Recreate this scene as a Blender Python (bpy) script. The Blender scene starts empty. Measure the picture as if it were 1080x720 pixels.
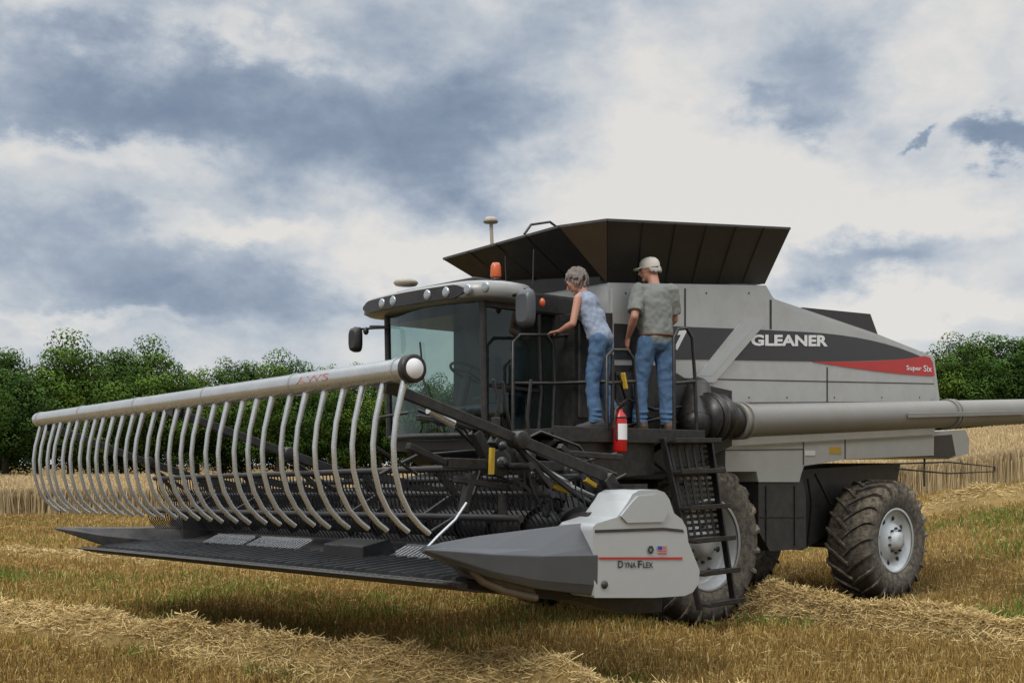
import bpy, bmesh, math, random
import numpy as np
from mathutils import Vector, Matrix
R=math.radians; PI=math.pi; V=Vector
random.seed(7); rng=np.random.default_rng(7)
sc=bpy.context.scene; col=sc.collection
sc.view_settings.view_transform='Standard'; sc.view_settings.look='None'; sc.view_settings.exposure=0
F=1218.; HZ=490.; CH=1.7; X0,Y0=2.10,12.18; TH=R(40.8); cs,sn=math.cos(TH),math.sin(TH)
def P(px,py,b):
    t=(px-540)/F; a=(t*(Y0+cs*b)-X0+sn*b)/(cs-sn*t); Y=Y0+sn*a+cs*b
    return V((a,b,CH+(HZ-py)*Y/F))
def Q(px,py,a):
    t=(px-540)/F; b=(X0+cs*a-t*(Y0+sn*a))/(sn+cs*t); Y=Y0+sn*a+cs*b
    return V((a,b,CH+(HZ-py)*Y/F))
def L2W(p): return V((X0+cs*p[0]-sn*p[1],Y0+sn*p[0]+cs*p[1],p[2]))
def ter(x,y):
    q=np.maximum(0,np.asarray(x,float)-5.5); q=q*q/(q+2.5)
    return 5.5*(1-np.exp(-.04*q))
# ---------------------------------------------------------------- materials
def mixn(nt,fac,a,b,blend='MIX'):
    m=nt.nodes.new('ShaderNodeMix'); m.data_type='RGBA'; m.blend_type=blend
    for i,v in ((0,fac),(6,a),(7,b)):
        if hasattr(v,'is_linked'): nt.links.new(v,m.inputs[i])
        elif i==0: m.inputs[0].default_value=v
        else: m.inputs[i].default_value=(*v,1)
    return m.outputs[2]
def mth(nt,op,a,b=None,c=None,clamp=False):
    m=nt.nodes.new('ShaderNodeMath'); m.operation=op; m.use_clamp=clamp
    for i,v in enumerate((a,b,c)):
        if v is None: continue
        if hasattr(v,'is_linked'): nt.links.new(v,m.inputs[i])
        else: m.inputs[i].default_value=v
    return m.outputs[0]
def noisen(nt,vec,scale,detail=5,rough=.55,dist=0):
    n=nt.nodes.new('ShaderNodeTexNoise'); n.inputs['Scale'].default_value=scale; n.inputs['Detail'].default_value=detail
    n.inputs['Roughness'].default_value=rough; n.inputs['Distortion'].default_value=dist
    if vec is not None: nt.links.new(vec,n.inputs['Vector'])
    return n.outputs['Fac']
def sstep(nt,v,a,b):
    m=nt.nodes.new('ShaderNodeMapRange'); m.interpolation_type='SMOOTHSTEP'
    nt.links.new(v,m.inputs[0]); m.inputs[1].default_value=a; m.inputs[2].default_value=b
    m.inputs[3].default_value=0; m.inputs[4].default_value=1; return m.outputs[0]
def mat(name,c,rough=.5,metal=0,dust=.2,scale=3,bump=0,var=.15,bscale=60):
    m=bpy.data.materials.new(name); m.use_nodes=True; nt=m.node_tree; bs=nt.nodes['Principled BSDF']
    tc=nt.nodes.new('ShaderNodeTexCoord').outputs['Object']
    n1=noisen(nt,tc,scale,5,.6); n2=noisen(nt,tc,scale*4.3,6,.7)
    col_=mixn(nt,n1,tuple(x*(1-var) for x in c),tuple(min(1,x*(1+var)) for x in c))
    if dust>0:
        g=nt.nodes.new('ShaderNodeNewGeometry'); sx=nt.nodes.new('ShaderNodeSeparateXYZ'); nt.links.new(g.outputs['Normal'],sx.inputs[0])
        up=mth(nt,'MULTIPLY_ADD',sx.outputs[2],.6,.45,clamp=True)
        f=mth(nt,'MULTIPLY',up,sstep(nt,n2,.32,.72)); f=mth(nt,'MULTIPLY',f,dust*1.8,clamp=True)
        col_=mixn(nt,f,col_,(.24,.195,.13))
    nt.links.new(col_,bs.inputs['Base Color'])
    nt.links.new(mth(nt,'MULTIPLY_ADD',n2,.3,rough-.15,clamp=True),bs.inputs['Roughness'])
    bs.inputs['Metallic'].default_value=metal
    if bump:
        b=nt.nodes.new('ShaderNodeBump'); b.inputs['Strength'].default_value=bump; b.inputs['Distance'].default_value=.01
        nt.links.new(noisen(nt,tc,bscale,4),b.inputs['Height']); nt.links.new(b.outputs[0],bs.inputs['Normal'])
    return m
def attrmat(name):
    m=bpy.data.materials.new(name); m.use_nodes=True; nt=m.node_tree
    a=nt.nodes.new('ShaderNodeAttribute'); a.attribute_name='Col'
    nt.nodes.remove(nt.nodes['Principled BSDF']); bs=nt.nodes.new('ShaderNodeBsdfDiffuse'); nt.links.new(a.outputs['Color'],bs.inputs[0]); nt.links.new(bs.outputs[0],nt.nodes['Material Output'].inputs[0]); return m
M={}
M['silver']=mat('silver_paint',(.43,.437,.43),.38,.3,.20,1.2,.12,.08,8)
M['silver2']=mat('pale_silver_paint',(.42,.44,.445),.36,.2,.09,1.5,.05,.07,10)
M['belly']=mat('belly_grey',(.42,.435,.425),.45,.15,.15,1.5,.1,.08)
M['roofc']=mat('roof_grey',(.26,.262,.255),.38,.2,.16,2,.05)
M['black']=mat('black_paint',(.014,.014,.016),.45,.1,.08,3)
M['frame']=mat('black_frame',(.014,.014,.016),.40,.2,.12,4)
M['dark']=mat('dark_grey_metal',(.032,.033,.036),.5,.2,.18,2,.15)
M['bed']=mat('black_header_metal',(.014,.014,.016),.5,.2,.08,2,.15)
M['slat']=mat('worn_slat',(.055,.058,.062),.30,.6,.08,2,.15)
M['div']=mat('grey_plastic',(.062,.067,.075),.40,.1,.06,1.5,.05)
M['hopper']=mat('hopper_panel',(.015,.0135,.012),.55,.1,.15,1.5,.3,.3,12)
M['tan']=mat('tan_panel',(.12,.09,.062),.6,.1,.3,2,.3,.2,12)
M['steel']=mat('galvanised_steel',(.50,.515,.52),.26,.75,.06,5,.1,.2)
M['tube']=mat('auger_tube_paint',(.21,.207,.195),.5,.2,.33,1.6,.1,.2,20)
M['rubber']=mat('tyre_rubber',(.034,.033,.032),.85,0,.75,4,.5,.3,40)
M['rim']=mat('rim_paint',(.34,.35,.35),.45,.3,.22,4,.05)
M['rim2']=mat('rim_paint_light',(.47,.50,.51),.4,.2,.12,4,.05)
M['decal']=mat('black_decal',(.028,.029,.034),.35,.1,.05,2)
M['red']=mat('red_decal',(.42,.02,.018),.4,0,.04,3)
M['fadedred']=mat('faded_red_decal',(.40,.13,.11),.5,.1,.4,30)
M['extred']=mat('extinguisher_red',(.42,.010,.010),.3,0,.03,3)
M['white']=mat('white_decal',(.70,.70,.70),.4,0,.03,3,var=.03)
M['blue']=mat('blue_decal',(.03,.05,.25),.4,0,0,3)
M['yellow']=mat('yellow_paint',(.48,.31,.02),.45,0,.08,3)
M['amber']=mat('amber_plastic',(.48,.09,.02),.25,0,.05,3)
M['lamp']=mat('lamp_glass',(.36,.39,.41),.10,.6,0,3)
M['dome']=mat('tan_dome',(.34,.30,.24),.5,0,.2,4)
M['straw']=attrmat('straw'); M['stub']=attrmat('stubble'); M['leaf']=attrmat('leaves')
M['bark']=mat('bark',(.07,.055,.04),.9,0,0,2,.6)
M['skin']=mat('skin',(.42,.205,.14),.55,0,0,8,.1,.10)
M['shirt']=mat('grey_cotton',(.19,.20,.185),.9,0,0,7,.3,.04)
M['top']=mat('patterned_grey_blue_cotton',(.23,.27,.345),.9,0,0,34,.3,.5)
M['jeans']=mat('blue_denim',(.062,.12,.215),.9,0,0,3.5,.3,.25,300)
M['boot']=mat('brown_boot',(.085,.045,.025),.7,0,0,8,.3)
M['shoe']=mat('dark_shoe',(.05,.045,.045),.7,0,0,8,.3)
M['hair']=mat('grey_brown_hair',(.17,.145,.13),.8,0,0,30,.8,.5,90)
M['ghair']=mat('grey_hair',(.38,.37,.35),.8,0,0,30,.6,.3,120)
M['cap']=mat('pale_tan_cap',(.56,.53,.46),.9,0,0,9,.2,.06)
M['eye']=mat('dark_eye',(.03,.02,.02),.3,0,0)
def glassmat(name,tint,gl):
    m=bpy.data.materials.new(name); m.use_nodes=True; nt=m.node_tree; nt.nodes.remove(nt.nodes['Principled BSDF'])
    t=nt.nodes.new('ShaderNodeBsdfTransparent'); t.inputs[0].default_value=(*tint,1)
    g=nt.nodes.new('ShaderNodeBsdfGlossy'); g.inputs['Roughness'].default_value=.02; g.inputs[0].default_value=(.68,.78,.80,1)
    fr=nt.nodes.new('ShaderNodeFresnel'); fr.inputs[0].default_value=1.5
    f=mth(nt,'MULTIPLY_ADD',fr.outputs[0],.9,gl,clamp=True)
    mx=nt.nodes.new('ShaderNodeMixShader'); nt.links.new(f,mx.inputs[0]); nt.links.new(t.outputs[0],mx.inputs[1]); nt.links.new(g.outputs[0],mx.inputs[2])
    nt.links.new(mx.outputs[0],nt.nodes['Material Output'].inputs[0]); return m
M['glass']=glassmat('cab_glass',(.60,.72,.68),.02); M['dglass']=glassmat('dark_cab_glass',(.58,.68,.66),.02)
# ---------------------------------------------------------------- mesh builder
class MB:
    def __init__(s): s.v=[]; s.f=[]; s.s=[]; s.m=[]; s.cur=0
    def add(s,vs,fs,sm=False):
        o=len(s.v); s.v+=[tuple(v) for v in vs]
        for f in fs: s.f.append([i+o for i in f]); s.s.append(sm); s.m.append(s.cur)
    def box(s,x0,x1,y0,y1,z0,z1):
        s.add([(x,y,z) for x in (x0,x1) for y in (y0,y1) for z in (z0,z1)],[(0,1,3,2),(4,6,7,5),(0,4,5,1),(2,3,7,6),(0,2,6,4),(1,5,7,3)])
    def bar(s,p,q,w,h=None,up=(0,0,1)):
        p,q=V(p),V(q); h=h or w; d=(q-p).normalized(); u=V(up)
        if abs(d.dot(u))>.98: u=V((1,0,0))
        x=d.cross(u).normalized(); y=x.cross(d)
        r=[x*w/2+y*h/2,-x*w/2+y*h/2,-x*w/2-y*h/2,x*w/2-y*h/2]
        s.add([p+k for k in r]+[q+k for k in r],[(0,1,2,3),(7,6,5,4)]+[(i,i+4,(i+1)%4+4,(i+1)%4) for i in range(4)])
    def loft(s,rings,sm=False,caps=True,closed=True):
        n=len(rings[0]); vs=[p for r in rings for p in r]; fs=[]
        for i in range(len(rings)-1):
            for j in range(n if closed else n-1):
                k=(j+1)%n; fs.append((i*n+j,i*n+k,(i+1)*n+k,(i+1)*n+j))
        s.add(vs,fs,sm)
        if caps and closed: s.add(rings[0],[tuple(range(n))[::-1]]); s.add(rings[-1],[tuple(range(n))])
    def tube(s,path,r,n=10,caps=True):
        path=[V(p) for p in path]; m=len(path); rs=r if isinstance(r,(list,tuple)) else [r]*m
        d=(path[1]-path[0]).normalized(); u=V((0,0,1)) if abs(d.z)<.9 else V((1,0,0)); x=d.cross(u).normalized(); rings=[]
        for i,p in enumerate(path):
            if i==0: t=path[1]-path[0]
            elif i==m-1: t=path[-1]-path[-2]
            else: t=(path[i+1]-path[i]).normalized()+(path[i]-path[i-1]).normalized()
            t=t.normalized(); x=(x-t*x.dot(t)).normalized(); y=t.cross(x)
            rings.append([p+(x*math.cos(2*PI*k/n)+y*math.sin(2*PI*k/n))*rs[i] for k in range(n)])
        s.loft(rings,True,caps)
    def lathe(s,prof,o,ax,n=32,sm=True):
        o=V(o); ax=V(ax).normalized(); u=V((0,0,1)) if abs(ax.z)<.9 else V((1,0,0)); x=ax.cross(u).normalized(); y=ax.cross(x)
        rings=[[o+ax*h+(x*math.cos(2*PI*k/n)+y*math.sin(2*PI*k/n))*max(r,1e-4) for k in range(n)] for r,h in prof]
        s.loft(rings,sm,False)
    def prism(s,pts,off):
        pts=[V(p) for p in pts]; off=V(off); s.loft([pts,[p+off for p in pts]],False,True)
    def ell(s,c,r,rot=None,n=14,m=9):
        c=V(c); r=(r,r,r) if isinstance(r,(int,float)) else r; rings=[]
        for i in range(m+1):
            th=PI*i/m; ring=[]
            for k in range(n):
                p=V((r[0]*max(math.sin(th),.01)*math.cos(2*PI*k/n),r[1]*max(math.sin(th),.01)*math.sin(2*PI*k/n),r[2]*math.cos(th)))
                ring.append(c+(rot@p if rot else p))
            rings.append(ring)
        s.loft(rings,True,True)
    def cap(s,p,q,r1,r2,n=12):
        p,q=V(p),V(q); s.tube([p,q],[r1,r2],n); s.ell(p,r1,None,n,7); s.ell(q,r2,None,n,7)
    def build(s,name,mats,parent=None,bevel=0,label=None,kind=None,solid=0,seg=2):
        me=bpy.data.meshes.new(name); me.from_pydata(s.v,[],s.f)
        bm=bmesh.new(); bm.from_mesh(me); 
        for f,sm,mi in zip(bm.faces,s.s,s.m): f.smooth=sm; f.material_index=mi
        bmesh.ops.recalc_face_normals(bm,faces=bm.faces); bm.to_mesh(me); bm.free()
        for k in (mats if isinstance(mats,(list,tuple)) else [mats]): me.materials.append(M[k])
        o=bpy.data.objects.new(name,me); col.objects.link(o); o.parent=parent
        if label: o['label']=label
        if kind: o['kind']=kind
        if solid: md=o.modifiers.new('s','SOLIDIFY'); md.thickness=solid; md.offset=0
        if bevel: md=o.modifiers.new('b','BEVEL'); md.width=bevel; md.segments=seg; md.limit_method='ANGLE'; md.angle_limit=R(35)
        return o
def tubes(name,mt,parent,lst,r,n=8):
    for l in lst:
        m=MB(); m.tube(l,r,n); m.build(name,mt,parent)
def thing(name,label,cat,loc=(0,0,0),rz=0,group=None):
    o=bpy.data.objects.new(name,None); col.objects.link(o); o.location=loc; o.rotation_euler=(0,0,rz)
    o['label']=label; o['category']=cat
    if group: o['group']=group
    return o
def qmesh(name,verts,cols,m,parent=None):
    n=len(verts); me=bpy.data.meshes.new(name); me.vertices.add(n*4); me.vertices.foreach_set('co',verts.reshape(-1).astype(np.float32))
    me.loops.add(n*4); me.loops.foreach_set('vertex_index',np.arange(n*4,dtype=np.int32))
    me.polygons.add(n); me.polygons.foreach_set('loop_start',np.arange(0,n*4,4,dtype=np.int32))
    me.update(calc_edges=True)
    a=me.color_attributes.new('Col','FLOAT_COLOR','POINT'); c=np.ones((n,4,4),np.float32); c[:,:,:3]=cols[:,None,:]
    a.data.foreach_set('color',c.reshape(-1)); me.materials.append(m)
    o=bpy.data.objects.new(name,me); col.objects.link(o); o.parent=parent; return o
def sticks(p,d,w,side=None,taper=.6):
    if side is None: side=np.cross(d,rng.normal(size=d.shape))
    side/=np.linalg.norm(side,axis=1,keepdims=True)+1e-9; sw=side*w[:,None]/2
    return np.stack([p-sw,p+sw,p+d+sw*taper,p+d-sw*taper],1)
def text(name,st,c00,c10,c01,c11,m,parent,bold=.0):
    cu=bpy.data.curves.new('t','FONT'); cu.body=st; cu.offset=bold; cu.resolution_u=3
    to=bpy.data.objects.new('t',cu); col.objects.link(to); bpy.context.view_layer.update()
    me=bpy.data.meshes.new_from_object(to.evaluated_get(bpy.context.evaluated_depsgraph_get())); bpy.data.objects.remove(to)
    xs=[v.co.x for v in me.vertices]; ys=[v.co.y for v in me.vertices]; x0,x1,y0,y1=min(xs),max(xs),min(ys),max(ys)
    for v in me.vertices:
        u=(v.co.x-x0)/(x1-x0); w=(v.co.y-y0)/(y1-y0)
        v.co=(c00*(1-u)+c10*u)*(1-w)+(c01*(1-u)+c11*u)*w
    me.materials.clear(); me.materials.append(M[m]); me.name=name
    o=bpy.data.objects.new(name,me); col.objects.link(o); o.parent=parent; return o
def textP(name,st,x0,y0,x1,y1,b,m,parent,bold=0,sk=0,dy=0):
    return text(name,st,P(x0,y0,b),P(x1,y0+dy,b),P(x0+sk,y1,b),P(x1+sk,y1+dy,b),m,parent,bold)
def sheetP(mb,pts,b,off=.004): mb.prism([P(x,y,b) for x,y in pts],(0,off,0))
def bez(p,c,q,n=10): return [((1-t)**2*p[0]+2*t*(1-t)*c[0]+t*t*q[0],(1-t)**2*p[1]+2*t*(1-t)*c[1]+t*t*q[1]) for t in [i/n for i in range(n+1)]]
# ---------------------------------------------------------------- combine
root=thing('combine_harvester','large silver combine harvester with a raised wide header, standing on the stubble','combine harvester',(X0,Y0,0),TH)
def part(mb,name,m,parent=root,bevel=.006,**k): return mb.build(name,m,parent,bevel,**k)
m=MB(); out=[(641,298),(808,301),(816,315),(925,352),(985,376),(991,420),(985,458),(770,470),(700,470),(641,455)]
m.prism([P(x,y,.28) for x,y in out],(0,2.2,0)); body=part(m,'body','silver',bevel=.02)
m=MB(); sheetP(m,[(646,304),(806,306),(814,318),(924,355),(981,379),(986,417),(980,423),(765,424),(646,424)],.245,.033); part(m,'side_panel','silver',bevel=.012)
for pts in ([(812,316),(814,316),(814,347),(812,347)],[(722,304),(723.5,304),(723.5,345),(722,345)],[(872,387),(873.2,387),(873.2,424),(872,424)],[(700,398),(985,404),(985,405),(700,399.2)]):
    m=MB(); sheetP(m,pts,.241,.003); m.build('panel_seam','black',body)
m=MB(); sheetP(m,[(648,341),(735,345),(790,347)]+bez((850,350),(925,354),(974,377),8)+bez((974,377),(925,381),(862,381),6)+[(735,379),(648,379)],.238,.004); part(m,'black_stripe','decal',bevel=0)
m=MB(); sheetP(m,bez((858,381.0),(940,382.5),(975,375.2),12)+[(981,377),(984,382),(986,396)]+bez((986,396.5),(940,395),(858,381.5),12),.236,.004); rs=part(m,'red_stripe','red',bevel=0)
m=MB(); sheetP(m,[(731,403),(754,403),(803,346),(806,338),(783,338)],.215,.028); part(m,'diagonal_trim','silver',bevel=.008)
m=MB(); sheetP(m,[(735,396),(751,396),(795,345),(790,343)],.212,.002); part(m,'diagonal_inlay','silver2',bevel=0)
textP('body_lettering','GLEANER',792,364.5,873,352.5,.232,'white',root,.04,dy=.8)
textP('small_lettering','Super',956,391.5,972,385,.230,'white',rs,.012,dy=.8); textP('small_lettering','Six',974,391.5,983,385,.230,'white',rs,.012,dy=.6)
textP('model_numeral','7',710,369,722,348,.232,'white',root,.05,sk=3)
m=MB(); m.prism([P(846,324,1.0),P(918,331,1.0),P(926,353,1.0),P(846,345,1.0)],(0,1.3,0)); part(m,'rear_hood','black')
m=MB(); m.box(-1.24,1.36,.42,2.4,3.45,3.74); part(m,'tank_collar','black')
for x in (660,700,745,790,830,880,930,970): 
    for y in (309,419):
        if y==309 and x>806: continue
        m=MB(); m.ell(P(x,y,.243),(.012,.006,.012),None,8,5); m.build('panel_bolt','dark',body)
# tank extension
N1=P(590,239,.3);N2=P(640,232,-.05);N3=P(833,241,-.05);F1=P(468,273,2.6);F2=V((-1.2,2.9,4.12));G1=V((1.45,2.9,4.35))
B1=P(640,298,.42);B2=P(806,299,.42);B3=V((1.36,2.4,3.72));B4=P(503,294,2.35)
m=MB()
for f in ([B1,B2,N3,N2],[B4,B1,N1,F1],[B3,B4,F1,F2,G1],[B2,B3,G1,N3]): m.add(f,[tuple(range(len(f)))])
hop=part(m,'grain_tank_extension','hopper',bevel=0,solid=.02)
m=MB(); m.add([B1,N2,N1],[(0,1,2)]); m.build('corner_panel','tan',hop,solid=.02)
for i in range(1,6):
    t=i/6; p=B1.lerp(B2,t);q=N2.lerp(N3,t); m=MB(); m.bar(p+V((0,-.013,0)),q+V((0,-.013,0)),.016,.012); m.build('panel_rib','bed',hop)
for i in range(1,4):
    t=i/4; m=MB(); m.bar(B4.lerp(B1,t)+V((-.02,0,0)),F1.lerp(N1,t)+V((-.02,0,0)),.02,.02); m.build('panel_rib','bed',hop)
m=MB(); m.bar(N2,N3,.025,.025); m.bar(N1,N2,.025,.025); m.bar(F1,N1,.025,.025); m.bar(N3,G1,.025,.025)
m.build('rim_bar','dark',hop)
m=MB(); m.tube([P(553,247,1.2),P(560,237,1.2),P(580,234,1.2),P(588,240,1.2),P(590,250,1.2)],.014); m.build('grab_hoop','frame',hop)
m=MB(); m.tube([P(519,262,1.8),P(518,236,1.8)],.02); m.lathe([(0,0),(.075,.01),(.085,.03),(.05,.07),(0,.08)],P(517.5,236,1.8),(0,0,1),20); m.build('receiver_dome','dome',hop)
# unloading auger
ta,tb=P(774,444,-.08),P(1150,431.5,-.08); dirt=(tb-ta).normalized()
m=MB(); m.tube([ta,tb],.178,28)
for t in (0,.012,.50,.51): m.tube([ta.lerp(tb,t),ta.lerp(tb,t+.006)],.2,28)
tub=part(m,'unloading_auger_tube','tube',bevel=0)
m=MB(); m.bar(P(958,438,-.28),P(1080,435,-.28),.02,.06); m.build('stiffener_plate','tube',tub,.005)
m=MB()
for k,(r,h) in enumerate(((.24,0),(.27,.06),(.2,.13),(.25,.2),(.21,.28))): m.lathe([(0,h),(r,h),(r,h+.05),(0,h+.05)],P(742,441,-.08),dirt,28)
m.tube([P(742,441,-.08)+dirt*.02,ta],.17,24); m.cap(P(735,446,.0),P(735,412,.15),.2,.15,18); part(m,'auger_elbow','frame',bevel=0)
m=MB(); m.prism([P(x,y,.2) for x,y in [(646,385),(700,385),(728,402),(772,412),(772,470),(700,505),(640,505),(606,470),(606,330),(646,330)]],(0,1.9,0)); part(m,'front_bulkhead','frame')
for x0,y0,x1,y1 in ((650,392,690,440),(700,405,726,450),(730,415,768,425),(612,340,640,440)):
    m=MB(); m.prism([P(x0,y0,.17),P(x1,y0,.17),P(x1,y1,.17),P(x0,y1,.17)],(0,.03,0)); part(m,'service_cover','dark')
tubes('hydraulic_hose','frame',root,[[P(652,395,.14),P(660,420,.12),P(690,432,.12),P(728,428,.12)],[P(655,450,.14),P(700,440,.12),P(735,455,.12)],[P(852,505,.35),P(856,530,.4),P(852,575,.5)],[P(860,500,.4),P(875,530,.5),P(905,545,.6)],[P(640,478,-.1),P(660,492,-.1),P(690,488,-.1),P(712,505,-.05)],[P(640,485,-.1),P(668,500,-.1),P(700,498,-.1)]],.016)
m=MB(); m.prism([P(x,y,.3) for x,y in [(765,455),(985,450),(985,480),(893,484),(848,491),(845,500),(843,508),(800,508),(798,497),(765,497)]],(0,2.0,0)); bel=part(m,'belly_panel','belly',bevel=.01)
for pts in ([(847,462),(892,462),(892,463.2),(847,463.2)],[(847,463),(848,463),(848,490),(847,490)],[(891,463),(892,463),(892,484),(891,484)],[(765,474),(847,473),(847,474),(765,475)]):
    m=MB(); sheetP(m,pts,.296,.003); m.build('belly_seam','black',bel)
m=MB(); sheetP(m,[(875,471),(887,471),(887,478),(875,478)],.294,.003); m.build('warning_sticker','yellow',bel)
m=MB(); sheetP(m,[(849,475),(860,475),(860,480),(849,480)],.294,.003); m.build('white_sticker','white',bel)
m=MB(); m.prism([P(x,y,.35) for x,y in [(979,455),(1018,453),(1022,462),(1022,478),(1000,484),(979,482)]],(0,1.9,0)); tail=part(m,'tail_housing','belly',bevel=.015)
m=MB(); sheetP(m,[(979,460),(1004,458),(1008,480),(1000,483.5),(979,482)],.345,.004); m.build('tail_side_plate','slat',tail)
m=MB(); m.prism([P(x,y,.33) for x,y in [(800,506),(846,506),(850,520),(850,578),(812,581),(800,560)]],(0,.5,0)); m.prism([P(x,y,.7) for x,y in [(700,500),(846,495),(950,488),(945,515),(880,560),(846,580),(700,560)]],(0,1.2,0)); lc=part(m,'lower_chassis','dark',bevel=.012)
for p,q in (((808,512),(808,575)),((838,512),(838,575)),((802,545),(848,545))):
    m=MB(); m.bar(P(*p,.325),P(*q,.325),.016,.012); m.build('stiffener','bed',lc)
m=MB(); m.tube([P(940,489,.2),P(1000,487,.0),P(1049,492,-.1),P(1049,497,-.1),P(1000,499,0),P(945,494,.2)],.011,8); m.tube([P(975,484,.4),P(975,512,.2)],.014,8); part(m,'rear_guard_bar','frame',bevel=0)
m=MB(); m.box(3.4,3.7,.3,2.4,.62,.88); m.box(3.45,3.65,.2,.5,.45,.95); m.cap((3.2,.5,.72),(3.1,2.2,.72),.04,.04); m.bar((3.5,1.35,.8),(3.1,1.35,1.3),.4,.3); part(m,'rear_axle','frame')
m=MB(); m.tube([(0,.35,.84),(0,2.4,.84)],.16,16); m.box(-.28,.28,.55,.85,.6,1.7); m.box(-.28,.28,1.9,2.2,.6,1.7); part(m,'front_axle','frame')
# wheels
def wheel(a,b0,Rr,w,rr,nl,rimm,sgn,dish,sink=.015):
    wh=bpy.data.objects.new('wheel',None); col.objects.link(wh); wh.parent=root; wh.location=(0,0,-sink)
    T=lambda th,y,r: V((a+r*math.sin(th),b0+sgn*y,Rr+r*math.cos(th)))
    m=MB(); Rb=Rr-.042
    prof=[(rr,.07*w),(rr+.03,.04*w),(rr+(Rb-rr)*.45,-.025*w),(Rb-.09,.0*w),(Rb-.03,.05*w),(Rb,.14*w),(Rb+.012,.5*w)]
    prof=prof+[(r,w-y) for r,y in prof[-2::-1]]
    m.lathe([(r,sgn*y) for r,y in prof],(a,b0,Rr),(0,1,0),64)
    for i in range(nl):
        for sd in (0,1):
            th0=2*PI*(i+sd*.5)/nl; d=.30*(.84/Rr)
            ys=[.54,.3,.08,-.012,-.022]; ds=[0,.5,.85,.95,1.0]; rs_=[0,0,-.012,-.06,-.12]
            rings=[]
            for y,dd,q in zip(ys,ds,rs_):
                yy=y*w if sd==0 else w-y*w; th=th0+d*dd; hw=.018/Rr*(1.0 if q>-.05 else .8)
                ro=Rr+q; ri=Rb+q-.03
                rings.append([T(th-hw,yy,ro),T(th+hw,yy,ro),T(th+hw*1.6,yy,ri),T(th-hw*1.6,yy,ri)])
            m.loft(rings)
    m.build('tyre','rubber',wh)
    m=MB(); f=sgn
    m.lathe([(rr+.0,f*.05*w),(rr+.025,f*.035*w),(rr+.02,f*.09*w),(rr-.03,f*.12*w),(rr-.04,f*dish*.9),(rr-.07,f*dish),(rr*.62,f*(dish+.02)),(rr*.5,f*(dish-.06)),(rr*.30,f*(dish-.05)),(rr*.28,f*(dish-.12)),(rr*.12,f*(dish-.13)),(.001,f*(dish-.13))],(a,b0,Rr),(0,1,0),48)
    m.lathe([(rr,f*w*.95),(rr-.03,f*w*.9),(rr-.04,f*dish),],(a,b0,Rr),(0,1,0),48)
    m.build('rim',rimm,wh)
    for k in range(10):
        m=MB(); m.lathe([(0,-f*.03),(.017,-f*.03),(.017,f*.01)],T(2*PI*k/10,dish-.055,rr*.4),(0,1,0),6,False); m.build('wheel_bolt','frame',wh)
    for k in range(8):
        m=MB(); m.ell(T(2*PI*k/8+.2,dish+.005,rr*.74),(.032,.012,.032),None,10,5); m.build('rim_hole','frame',wh)
for a,b0,Rr,w,rr,nl,rm,sg,di in ((0,-.02,.87,.55,.47,22,'rim',1,.2),(0,2.75,.87,.55,.47,22,'rim',-1,.2),(3.58,-.05,.765,.60,.385,21,'rim2',1,.10),(3.58,2.75,.765,.60,.385,21,'rim2',-1,.1)): wheel(a,b0,Rr,w,rr,nl,rm,sg,di)
# ---- cab
def rrect(a0,a1,b0,b1,r,z,bulge=0,n=5):
    pts=[]
    for cx,cy,s0 in ((a1-r,b1-r,0),(a0+r,b1-r,90),(a0+r,b0+r,180),(a1-r,b0+r,270)):
        for i in range(n+1):
            t=R(s0+90*i/n); pts.append(V((cx+r*math.cos(t),cy+r*math.sin(t),z)))
    res=[]
    for p in pts:
        u=(p.y-b0)/(b1-b0); k=bulge*math.sin(PI*u) if p.x<a0+r*1.01 else 0; res.append(V((p.x-k,p.y,z)))
    i=2*(n+1); f=[]; A,B=pts[i-1],pts[i]
    for k in range(1,7):
        y=A.y+(B.y-A.y)*k/7; f.append(V((a0-bulge*math.sin(PI*(y-b0)/(b1-b0)),y,z)))
    return res[:i]+f+res[i:]
m=MB(); rings=[]
for z,i in ((3.235,.12),(3.245,.03),(3.265,.0),(3.375,.01),(3.41,.05),(3.43,.13),(3.445,.3)): rings.append(rrect(-2.86+i,-2.1-i*.2,.3+i,2.42-i,.28,z,.12))
m.loft(rings,True); roof=part(m,'cab_roof','roofc',bevel=0)
m=MB(); m.box(-2.15,-1.22,.46,2.2,3.16,3.37); part(m,'cab_roof_rear','frame',bevel=.03)
def fr(b): return -2.86-.12*math.sin(PI*max(0,min(1,(b-.3)/2.12)))
m=MB(); rg=[]
for i in range(39):
    b=.52+.0443*i; e=min(1,min(b-.48,2.24-b)/.15); z0=3.315-.062*e; z1=3.315+.062*e; x=fr(b)-.012; rg.append([V((x,b,z0)),V((x,b,z1)),V((x+.03,b,z1)),V((x+.03,b,z0))])
m.loft(rg); m.build('lamp_recess','black',roof)
for px in (403,416,451,468,487,503):
    b=Q(px,315,-2.97).y; m=MB(); m.lathe([(0,-.012),(.035,-.012),(.048,-.006),(.052,.0),(.052,.01)],(fr(b)-.014,b,3.315),(1,0,0),18); m.build('work_lamp','lamp',roof)
m=MB(); p=P(523,297,.7); m.lathe([(.0,0),(.05,0),(.05,.03),(.03,.04)],p,(0,0,1),18); m.cur=1; m.lathe([(.05,.04),(.055,.06),(.05,.15),(.035,.18),(0,.185)],p,(0,0,1),18); m.build('beacon',['frame','amber'],roof)
tubes('antenna','frame',roof,[[P(562,300,.7),P(563,263,.7)],[P(534,300,1.3),P(533,270,1.3)]],.008,6)
m=MB(); m.lathe([(.0,.0),(.11,0),(.13,.025),(.11,.05),(.05,.07),(0,.075)],Q(428,301,-2.6),(0,0,1),24); m.build('receiver_dome','dome',roof)
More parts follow.
